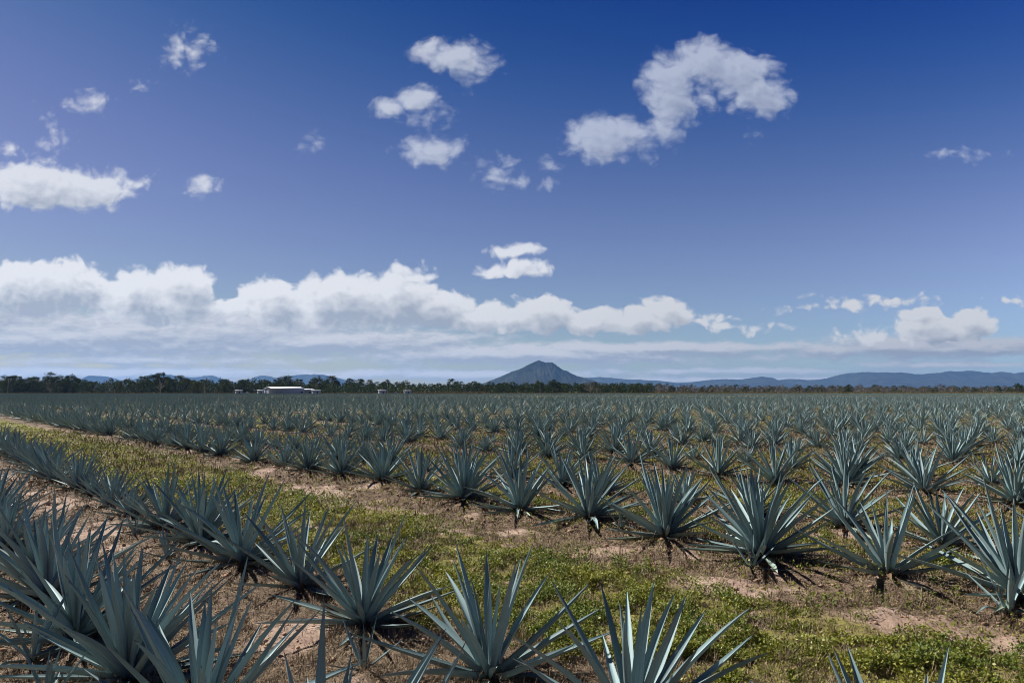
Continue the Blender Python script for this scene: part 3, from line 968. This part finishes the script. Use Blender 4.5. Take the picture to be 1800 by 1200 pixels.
def hill_range(name, D, depth, pts, seed, nx=700, ny=140, gully=0.30, label=None):
    """pts: (x in metres, crest height in metres) at distance D"""
    px = np.array([p_[0] for p_ in pts]); ph_ = np.array([p_[1] for p_ in pts])
    X = np.linspace(px[0], px[-1], nx); Yv = np.linspace(-1, 1, ny)
    XX, YY = np.meshgrid(X, Yv, indexing='ij')
    # smooth crest line
    crest = np.interp(X, px, ph_)
    kk = 7
    crest = np.convolve(np.pad(crest, kk, mode='edge'), np.ones(2 * kk + 1) / (2 * kk + 1), 'valid')
    sc_ = depth * 0.42
    yoff = (fbm(XX / (depth * 0.5), YY * 0 + seed, 3, seed) - 0.5) * 0.9
    spur = fbm((XX + YY * depth * 0.12) / (sc_ * 0.55), YY * 0.9 + 5, 5, seed + 3)
    rid = 1 - np.abs(2 * spur - 1)
    t_ = np.clip(np.abs(YY - yoff * (1 - np.abs(YY))), 0, 1)
    fall = (1 - t_) ** 1.15
    fall = fall * (1 - gully * (1 - rid) * np.clip(t_ * 5, 0, 1)) 
    H = crest[:, None] * fall
    H = H + (fbm(XX / 60, YY * depth / 60, 3, seed + 9) - 0.5) * 9 * np.clip(H / 60, 0, 1)
    H = H + (fbm(XX / (depth * .12), YY * 5, 4, seed + 19) - 0.5) * 0.16 * H
    H = np.where(np.abs(YY) > 0.995, -12, H - 3)
    V = np.stack([XX, D + YY * depth, H], 2).reshape(-1, 3)
    i = np.arange(nx - 1)[:, None]; j = np.arange(ny - 1)[None, :]
    F = np.stack([(i * ny + j).ravel(), ((i + 1) * ny + j).ravel(), ((i + 1) * ny + j + 1).ravel(), (i * ny + j + 1).ravel()], 1)
    me = mesh_np(name, V, F, M_hill, True)
    tag(link(name, me), label, None, None, 'structure')


def conv(D, L):
    return [((a - 900) / 1200 * D, max(0.0, (687 - b_) / 1200 * D)) for a, b_ in L]


hill_range('mountain', 7000, 700, conv(7000, [(790, 687), (830, 681), (860, 668), (880, 660), (900, 652), (920, 646), (934, 638), (946, 634), (958, 637), (972, 638), (985, 645), (1000, 654), (1020, 662), (1045, 668), (1080, 676), (1120, 687)]), 3, gully=.5)
hill_range('hills', 13000, 2200, conv(13000, [(930, 687), (990, 674), (1030, 663), (1055, 661), (1100, 665), (1150, 668), (1180, 671), (1205, 672), (1235, 668), (1260, 666), (1290, 667), (1310, 664), (1335, 661), (1360, 664), (1380, 668), (1405, 664), (1430, 667), (1455, 664), (1478, 656), (1500, 653), (1550, 655), (1600, 657), (1640, 655), (1670, 651), (1710, 653), (1740, 655), (1760, 654), (1800, 655), (1850, 650), (1950, 658), (2100, 668), (2300, 687)]), 12, nx=1100, gully=.7)
hill_range('hills', 13000, 1500, conv(13000, [(-300, 687), (-200, 668), (-100, 664), (0, 672), (120, 684), (150, 678), (163, 661), (172, 659), (180, 660), (200, 668), (222, 665), (240, 659), (260, 657), (275, 653), (290, 657), (320, 662), (345, 662), (365, 657), (385, 665), (400, 670), (425, 667), (440, 661), (460, 658), (480, 661), (495, 664), (520, 660), (550, 657), (575, 658), (600, 665), (620, 671), (650, 679), (700, 687)]), 25, nx=900, gully=.65)

# ------------------------------------------------------------------ trees
M_bark = mat_simple('bark', (0.060, 0.051, 0.039), (0.180, 0.162, 0.138), 2.0, 0.9, 0.1, rndmix=False)
M_bark_pale = mat_simple('pale_bark', (0.218, 0.193, 0.168), (0.403, 0.378, 0.336), 2.0, 0.9, 0.1, rndmix=False)
M_f_dark = mat_simple('gum_leaves', (0.008, 0.019, 0.004), (0.049, 0.076, 0.013), 0.5, 0.8, 0.1, sub=0.15)
M_f_olive = mat_simple('olive_leaves', (0.022, 0.031, 0.007), (0.099, 0.104, 0.020), 0.5, 0.8, 0.1, sub=0.15)
M_f_grey = mat_simple('grey_leaves', (0.044, 0.044, 0.034), (0.160, 0.147, 0.119), 0.5, 0.7, 0.2, sub=0.1)


def make_tree(seed, h, spread, fmat, bark, nclump=26, per=95, bare=0.25, csize=0.34):
    """returns (crown mesh, trunk mesh) for a tree of height h"""
    r = np.random.default_rng(seed)
    T = Geo(); C = Geo()
    lean = r.normal(0, .05, 2)
    hz = h * r.uniform(.42, .55)
    tz = np.linspace(-.3, hz, 6)
    wob = np.cumsum(r.normal(0, .12, (6, 2)), 0) * h / 14
    path = np.stack([lean[0] * tz + wob[:, 0] - wob[0, 0], lean[1] * tz + wob[:, 1] - wob[0, 1], tz], 1)
    V, F = tube(path, np.linspace(.030, .017, 6) * h * .75, 8); T.add(V, F)
    centres = []
    for i in range(nclump):
        az = r.uniform(0, 6.28); lvl = r.uniform(bare, 1.0)
        env = math.sin(min(1, (lvl - bare) / (1.02 - bare) * .82 + .18) * math.pi) ** .6
        rad = spread * h * r.uniform(.25, 1.0) ** .6 * env * .5
        c = np.array([math.cos(az) * rad + path[-1, 0], math.sin(az) * rad + path[-1, 1], h * lvl * .95])
        centres.append(c)
        st = path[min(5, int(2 + 4 * r.random() * lvl))]
        mid_ = st * .5 + c * .5 + r.normal(0, .03, 3) * h
        pp = np.stack([st, st * .6 + mid_ * .4, mid_, c])
        if i % 2 == 0 or bark is M_bark_pale:
            V, F = tube(pp, np.array([.011, .008, .006, .002]) * h, 5); T.add(V, F)
    for c in centres:
        rad = h * r.uniform(.055, .125) * (1.1 if spread > .8 else 1)
        n = int(per * r.uniform(.6, 1.3))
        d = r.normal(0, 1, (n, 3)); d /= np.linalg.norm(d, axis=1)[:, None]
        q = c + d * (rad * r.random(n) ** .45)[:, None] * np.array([1.25, 1.25, .8])
        L = r.uniform(.6, 1.4, n) * csize * h / 13
        V, F, A = cards(q[:, 0], q[:, 1], q[:, 2], r.uniform(0, 6.28, n), r.uniform(-1.2, 1.0, n), L, L * r.uniform(.45, .9, n), r.uniform(-1.5, 1.5, n), np.clip(r.normal(r.uniform(.2, .8), .2, n), 0, 1))
        C.add(V, F, A)
    return C.mesh('crown', fmat), T.mesh('trunk', bark, True)


TREES = {'dark': [make_tree(900 + k, 14, .85, M_f_dark, M_bark, 44, 120, .08, csize=.42) for k in range(5)],
         'gum': [make_tree(920 + k, 15, .75, M_f_dark, M_bark_pale, 30, 100, .34, csize=.42) for k in range(4)],
         'olive': [make_tree(940 + k, 12, .95, M_f_olive, M_bark, 42, 120, .05, csize=.42) for k in range(4)],
         'bush': [make_tree(960 + k, 5, 1.1, M_f_olive, M_bark, 18, 110, .05, csize=.6) for k in range(3)],
         'grey': [make_tree(980 + k, 9, .95, M_f_grey, M_bark_pale, 26, 60, .25, csize=.5) for k in range(5)]}
HN = {'dark': 14, 'gum': 15, 'olive': 12, 'bush': 5, 'grey': 9}


COUNT = {}


def plant_tree(kind, k, az_t, D, h, label, group='trees along the far edge of the field', name='tree', cat='tree'):
    crown, trunk = TREES[kind][k % len(TREES[kind])]
    root = link(name, None)
    root.location = (az_t * D, D, 0.0)
    if isinstance(label, tuple):
        COUNT.setdefault(label, []).append((az_t, root)); label = 'x'
    s_ = h / HN[kind]
    root.scale = (s_ * random.uniform(.95, 1.2), s_ * random.uniform(.95, 1.2), s_)
    root.rotation_euler = (0, 0, random.uniform(0, 6.28))
    tag(root, label, cat, group)
    link('crown', crown, root); link('trunk', trunk, root)


def A_(ix):
    return (ix - 900) / 1200


# crest of the tree line: (image column of the bearing, top above the eye line in 1/1200)
crest_x = [-60, 0, 25, 60, 90, 130, 150, 175, 200, 230, 260, 285, 310, 340, 365, 385, 400, 430, 455, 470, 495, 520, 545, 560, 590, 620, 650, 680, 710, 740, 770, 795, 800, 830, 860, 900, 940, 972, 985, 1020, 1060, 1100, 1130, 1150, 1200, 1300, 1450, 1600, 1800, 1900]
crest_h = [26, 26, 28, 25, 30, 27, 22, 18, 20, 22, 25, 30, 27, 24, 20, 24, 22, 22, 24, 20, 27, 24, 20, 27, 22, 20, 18, 19, 18, 15, 14, 21, 16, 18, 18, 17, 17, 20, 15, 16, 15, 16, 17, 17, 13, 12, 12, 11, 11, 11]
rt = np.random.default_rng(42)
DESC = {'dark': 'dense dark green tree', 'gum': 'pale-stemmed gum tree', 'olive': 'rounded olive-brown tree', 'grey': 'grey thin-crowned tree', 'bush': 'round olive bush'}
PLUR = {'dark': 'dark trees', 'gum': 'gums', 'olive': 'olive trees', 'grey': 'grey trees', 'bush': 'bushes'}
PLACE = ['left of the shed', 'right of the shed', 'below the mountain', 'in the right scrub']
LT = {(k, r_): (k, r_) for k in DESC for r_ in range(4)}
GR = ['wood left of the white shed', 'trees right of the white shed', 'tree line below the mountain', 'thin scrub along the right horizon']
x = -70.0
while x < 1880:
    reg = 0 if x < 480 else 1 if x < 800 else 2 if x < 1150 else 3
    top = float(np.interp(x, crest_x, crest_h))
    kinds = [['dark', 'gum', 'olive', 'dark'], ['dark', 'gum', 'olive', 'olive'], ['dark', 'olive', 'gum', 'dark'], ['grey', 'grey', 'gum', 'grey', 'dark']][reg]
    if 1040 < x < 1150:
        kinds = ['dark', 'gum', 'grey', 'olive']
    rows_n = 2 if reg < 3 else 3
    for row in range(rows_n):
        kd = kinds[int(rt.integers(0, len(kinds)))]
        D = (560 if reg in (1,) else 520) + row * 28 + rt.uniform(-10, 10)
        h = (top * rt.uniform(.80, 1.0) if row == rows_n - 1 else top * rt.uniform(.55, .9)) / 1200 * D + 2.4
        if rt.random() < 0.2 and row == rows_n - 1:
            h *= 1.12
        if 805 > x > 725:
            D += 90
        plant_tree(kd, int(rt.integers(0, 5)), A_(x + rt.uniform(-8, 8)), D, h, LT[(kd, reg)], GR[reg])
    x += (17 if reg < 2 else 15.5) if reg < 3 else 17
# trees that stand out one by one
SOLO = [('gum', 1, 90, 500, 33, 'tall ragged gum standing highest in the wood at the far left'), ('gum', 2, 283, 505, 33, 'broad gum rising above the wood halfway to the shed'),
        ('dark', 2, 125, 505, 29, 'twin-topped dark gum near the left end of the wood'), ('dark', 0, 22, 500, 29, 'bushy dark tree close to the left frame edge'),
        ('olive', 1, 345, 480, 19, 'low round yellow-green tree before the dark wood'), ('gum', 3, 508, 560, 28, 'dark-topped gum above the roof of the white shed'),
        ('gum', 0, 558, 540, 27, 'spreading gum with pale limbs just right of the shed'), ('gum', 2, 796, 560, 22, 'lone open gum sticking up over the low trees near the middle'),
        ('dark', 3, 973, 510, 21, 'tallest dark tree directly below the mountain'), ('grey', 1, 1038, 500, 17, 'bare white-limbed tree right of the tall dark one'),
        ('gum', 1, 1787, 510, 14, 'small flat-topped tree poking up at the far right')]
for kd, k, ix, D, top, lab in SOLO:
    plant_tree(kd, k, A_(ix), D, top / 1200 * D + 2.4, lab, None)
for i, (ix, h) in enumerate([(1275, 4.5), (1322, 5), (1345, 4), (1390, 4.2), (1478, 4.4), (1540, 4.6), (1575, 5.2), (1605, 4.8), (1640, 4.2), (1690, 4.2), (1720, 4.8), (1780, 4.5), (1205, 4.4), (1230, 5), (1248, 4.2)]):
    plant_tree('bush', i, A_(ix), 492 + (i * 7) % 13, h, LT[('bush', 3)], 'round bushes before the scrub', 'bush', 'bush')


for (k, r_), L_ in COUNT.items():
    L_.sort(key=lambda q: q[0])
    for i, (a_, o_) in enumerate(L_):
        o_['label'] = '%s, %s from the left of the %s %s' % (DESC[k], ordinal(i + 1), PLUR[k], PLACE[r_])


def understory():
    n = 150000
    az = rng.uniform(-0.86, 0.86, n)
    col_ = az * 1200 + 900
    D = rng.uniform(505, 640, n)
    lim = np.where(col_ < 480, 11.0, np.where(col_ < 1150, 8.0, 0.9)) * (0.55 + 0.8 * fbm(az * 260, az * 0, 3, 4))
    z = rng.random(n) ** 1.2 * lim
    L = rng.uniform(.5, 1.3, n)
    V, F, A = cards(az * D, D, z, rng.uniform(0, 6.28, n), rng.uniform(-1, 1.1, n), L, L * .7, rng.uniform(-1.5, 1.5, n), np.clip(rng.normal(.4, .25, n), 0, 1))
    me = mesh_np('undergrowth', V, F, M_f_dark, False, None, {'rnd': A})
    tag(link('undergrowth', me), 'dark tangled undergrowth filling the foot of the far woods', 'undergrowth', kind='stuff')


understory()


def scrub():
    """grey thin scrub that closes the view on the right"""
    n = 60000
    az = rng.uniform(0.17, 0.84, n)
    D = rng.uniform(515, 680, n)
    lim = (4.6 + 0 * az) * (0.5 + 0.95 * fbm(az * 420, az * 0, 3, 14)) * sstep(az, 0.17, 0.24)
    z = rng.random(n) * lim
    L = rng.uniform(.35, 1.0, n)
    V, F, A = cards(az * D, D, z, rng.uniform(0, 6.28, n), rng.uniform(-.2, 1.5, n), L * 1.5, L * .35, rng.uniform(-1.5, 1.5, n), np.clip(rng.normal(.5, .3, n), 0, 1))
    me = mesh_np('scrub', V, F, M_f_grey, False, None, {'rnd': A})
    tag(link('scrub', me), 'grey leafless scrub behind the field on the right', 'undergrowth', kind='stuff')


scrub()


def verge():
    """tall dry grass between the field and the woods"""
    n = 90000
    az = rng.uniform(-0.82, 0.82, n); col_ = az * 1200 + 900
    D = rng.uniform(476, 500, n)
    keep = (col_ > 1150) | ((col_ > 725) & (col_ < 860)) | (rng.random(n) < .35)
    az, D, col_ = az[keep], D[keep], col_[keep]
    n = len(az)
    h = np.where(col_ > 1150, 1.9, np.where((col_ > 725) & (col_ < 860), 2.3, 1.5)) * rng.uniform(.5, 1.1, n)
    V, F, A = cards(az * D, D, np.zeros(n), rng.uniform(0, 6.28, n), rng.uniform(.9, 1.5, n), h, np.full(n, .22), rng.uniform(-1, 1, n), rng.random(n))
    me = mesh_np('verge_grass', V, F, mat_simple('verge_grass', (0.11, 0.10, 0.035), (0.27, 0.19, 0.08), .05, .9, .1), False, None, {'rnd': A})
    tag(link('verge_grass', me), 'strip of tall yellow-brown grass between the field and the trees', 'grass', kind='stuff')


verge()

# ------------------------------------------------------------------ farm buildings
def mat_tin(name, col_, rib=3.0, rough=0.45):
    m, t, b = new_mat(name)
    co = t.n.new('ShaderNodeTexCoord').outputs['Object']
    n = t.noise(co, 0.6, 5, 0.6)
    c = t.mix(t.step(n, .35, .7), col_, tuple(k * .86 for k in col_))
    x_, y_, z_ = t.xyz(co)
    st = t.step(t.m('ABSOLUTE', t.m('SINE', t.m('MULTIPLY', t.m('ADD', x_, y_), rib))), 0.0, 0.25)
    c = t.mix(st, tuple(k * .7 for k in col_), c)
    t.put(b, 'Base Color', c); t.put(b, 'Roughness', rough); t.put(b, 'Metallic', 0.0)
    return m


M_tin = mat_tin('shaded_white_steel', (0.30, 0.34, 0.43)); M_roof = mat_tin('white_roof', (0.74, 0.74, 0.74))  # wall steel is white; its blue shade is mixed into the base colour
M_grey = mat_tin('grey_steel', (0.42, 0.44, 0.46)); M_darkp = mat_simple('dark_opening', (0.03, .03, .035), (.06, .06, .065), 2, rndmix=False)


def bx(g, x0, x1, y0, y1, z0, z1):
    V = [(x0, y0, z0), (x1, y0, z0), (x1, y1, z0), (x0, y1, z0), (x0, y0, z1), (x1, y0, z1), (x1, y1, z1), (x0, y1, z1)]
    g.add(V, [[0, 3, 2, 1], [4, 5, 6, 7], [0, 1, 5, 4], [1, 2, 6, 5], [2, 3, 7, 6], [3, 0, 4, 7]])


def shed(name, label, cat, az, D, w_, dep, h, rise, turn, mw=None, mr=None, doors=(), group=None, ridge_x=True):
    root = link(name, None)
    root.location = (az * D, D, 0); root.rotation_euler = (0, 0, turn)
    tag(root, label, cat, group)
    g = Geo(); a, d = w_ / 2, dep / 2
    V = [(-a, -d, -.2), (a, -d, -.2), (a, d, -.2), (-a, d, -.2), (-a, -d, h), (a, -d, h), (a, d, h), (-a, d, h), (-a, 0, h + rise), (a, 0, h + rise)]
    g.add(V, [[0, 1, 5, 4], [2, 3, 7, 6], [1, 2, 6, 5], [3, 0, 4, 7], [5, 6, 9, 9], [7, 4, 8, 8]])
    link('wall', g.mesh('wall', mw or M_tin), root)
    g = Geo(); o_ = .35; th = .12
    for sgn in (-1, 1):
        ze = h - rise * o_ / d
        V = [(-a - o_, sgn * (d + o_), ze + .03), (a + o_, sgn * (d + o_), ze + .03), (a + o_, 0, h + rise + .03), (-a - o_, 0, h + rise + .03)]
        V = V + [(p_[0], p_[1], p_[2] + th) for p_ in V]
        g.add(V, [[0, 1, 2, 3], [4, 5, 6, 7], [0, 1, 5, 4], [1, 2, 6, 5], [2, 3, 7, 6], [3, 0, 4, 7]])
    link('roof', g.mesh('roof', mr or M_roof), root)
    for (side, c0, c1, z1) in doors:
        g = Geo()
        if side == 'front':
            bx(g, c0, c1, -d - .06, -d - .003, 0, z1)
        else:
            bx(g, -a - .06, -a - .003, c0, c1, 0, z1)
        link('door', g.mesh('door', M_darkp if z1 < 3 else M_grey), root)
    return root


shed('shed', 'long white steel shed with a low gabled roof before the trees', 'shed', A_(501), 470, 22.8, 13, 3.9, 1.25, R(44), doors=(('side', 3, 5.4, 2.3), ('front', 9, 10.2, 2.2)))
shed('annex', 'low white lean-to at the right end of the long shed', 'shed', A_(541), 486, 7, 8, 3.3, .5, R(44), doors=(('front', -1, 1, 2.1),))
CAB = [(421, 470, 4.0, 2.6, 2.75, 'small white cabin standing apart left of the long shed'), (459, 468, 3.2, 2.6, 2.9, 'grey-white box hut touching the left end of the long shed'),
       (557, 468, 5.2, 3.0, 3.0, 'white box cabin just right of the long shed'), (672.5, 470, 4.2, 3.4, 3.1, 'white cube-shaped cabin standing alone before the dark trees'),
       (717, 470, 4.6, 2.6, 2.6, 'flat white cabin rightmost of the farm buildings')]
for ix, D, w_, dp, h, lab in CAB:
    shed('cabin', lab, 'cabin', A_(ix), D, w_, dp, h, .12, R(44), doors=(('front', -.5, .4, 2.0),), group='white farm cabins')


def ute(az, D, label, turn):
    root = link('parked_truck', None); root.location = (az * D, D, .0); root.rotation_euler = (0, 0, turn)
    tag(root, label, 'truck')
    g = Geo()
    prof = [(-2.4, .5), (-2.4, 1.05), (-.4, 1.1), (-.3, 1.8), (.9, 1.8), (1.4, 1.2), (2.3, 1.05), (2.4, .5)]
    V = [(a, -.9, b_) for a, b_ in prof] + [(a, .9, b_) for a, b_ in prof]
    n = len(prof)
    F = [[i, (i + 1) % n, (i + 1) % n + n, i + n] for i in range(n)] + [[0, 1, 2, 7], [2, 5, 6, 7], [2, 3, 4, 5], [8, 15, 10, 9], [10, 15, 14, 13], [10, 13, 12, 11]]
    g.add(V, F); link('body', g.mesh('body', M_tin), root)
    for a in (-1.5, 1.5):
        for b_ in (-.85, .85):
            V, F = tube([(a, b_ - .12, .38), (a, b_ - .119, .38), (a, b_ + .119, .38), (a, b_ + .12, .38)], [.02, .38, .38, .02], 14)
            g = Geo(); g.add(V, F); link('wheel', g.mesh('wheel', M_darkp), root)


ute(A_(434), 466, 'pale truck parked between the small cabin and the long shed', R(10))
ute(A_(695), 468, 'pale truck parked between the two right-hand cabins', R(5))


def pole(ix, D, h, lab):
    root = link('utility_pole', None); root.location = (A_(ix) * D, D, 0); tag(root, lab, 'pole', 'thin poles before the trees')
    V, F = tube([(0, 0, -.3), (0, 0, h * .5), (0, 0, h)], [.13, .11, .08], 8)
    g = Geo(); g.add(V, F); link('post', g.mesh('post', M_bark_pale, True), root)
    g = Geo(); bx(g, -.9, .9, -.17, -.09, h - .6, h - .45); link('crossarm', g.mesh('crossarm', M_bark), root)


pole(949, 480, 11.5, 'thin pole below the left flank of the mountain')
pole(682, 480, 9.5, 'thin pole just right of the cube-shaped cabin')
pole(361, 475, 7.5, 'thin pole before the wood between the gum and the shed')
pole(16, 475, 11, 'thin pole near the left frame edge')

# a bird high over the field
def bird():
    g = Geo()
    V, F = tube([(-.13, 0, 0), (-.07, 0, .005), (0, 0, .01), (.07, 0, .01), (.11, 0, .015), (.15, 0, .01)], [.004, .022, .036, .026, .020, .002], 8)
    g.add(V, F)
    for sg in (-1, 1):
        W_ = [(.05, .02, .02), (-.05, .02, .02), (-.06, .16, .075), (.045, .17, .08), (-.09, .34, .02), (-.03, .36, .02)]
        top = [(x_, sg * y_, z_ + .004) for x_, y_, z_ in W_]; bot = [(x_, sg * y_, z_ - .004) for x_, y_, z_ in W_]
        g.add(top + bot, [[0, 1, 2, 3], [3, 2, 4, 5], [6, 9, 8, 7], [9, 11, 10, 8], [0, 3, 9, 6], [3, 5, 11, 9], [1, 7, 8, 2], [2, 8, 10, 4], [4, 10, 11, 5]])
    g.add([(-.11, .012, 0), (-.11, -.012, 0), (-.21, -.04, 0), (-.21, .04, 0), (-.11, 0, .012), (-.21, 0, .006)], [[0, 1, 2, 3], [0, 4, 1, 1], [0, 3, 5, 4], [1, 4, 5, 2]])
    o = link('bird', g.mesh('bird', M_darkp))
    D = 130.0
    o.location = (0.297 * D, D, 2.4 + 0.2286 * D); o.rotation_euler = (R(10), R(-12), R(125))
    tag(o, 'small dark bird flying in the blue sky right of centre', 'bird')


bird()

# ------------------------------------------------------------------ haze
def haze():
    g = Geo(); bx(g, -15600, 15600, -2500, 15600, -14, 440)
    m = bpy.data.materials.new('haze'); m.use_nodes = True
    m.node_tree.nodes.clear()
    t = NT(m.node_tree)
    pv = t.n.new('ShaderNodeVolumePrincipled'); pv.inputs['Color'].default_value = (0.26, 0.52, 1.0, 1)
    pv.inputs['Density'].default_value = 3.6e-5
    pv.inputs['Anisotropy'].default_value = 0.2
    out = t.n.new('ShaderNodeOutputMaterial'); t.l.new(pv.outputs[0], out.inputs['Volume'])
    me = g.mesh('haze', m)
    tag(link('haze', me), kind='stuff')


haze()
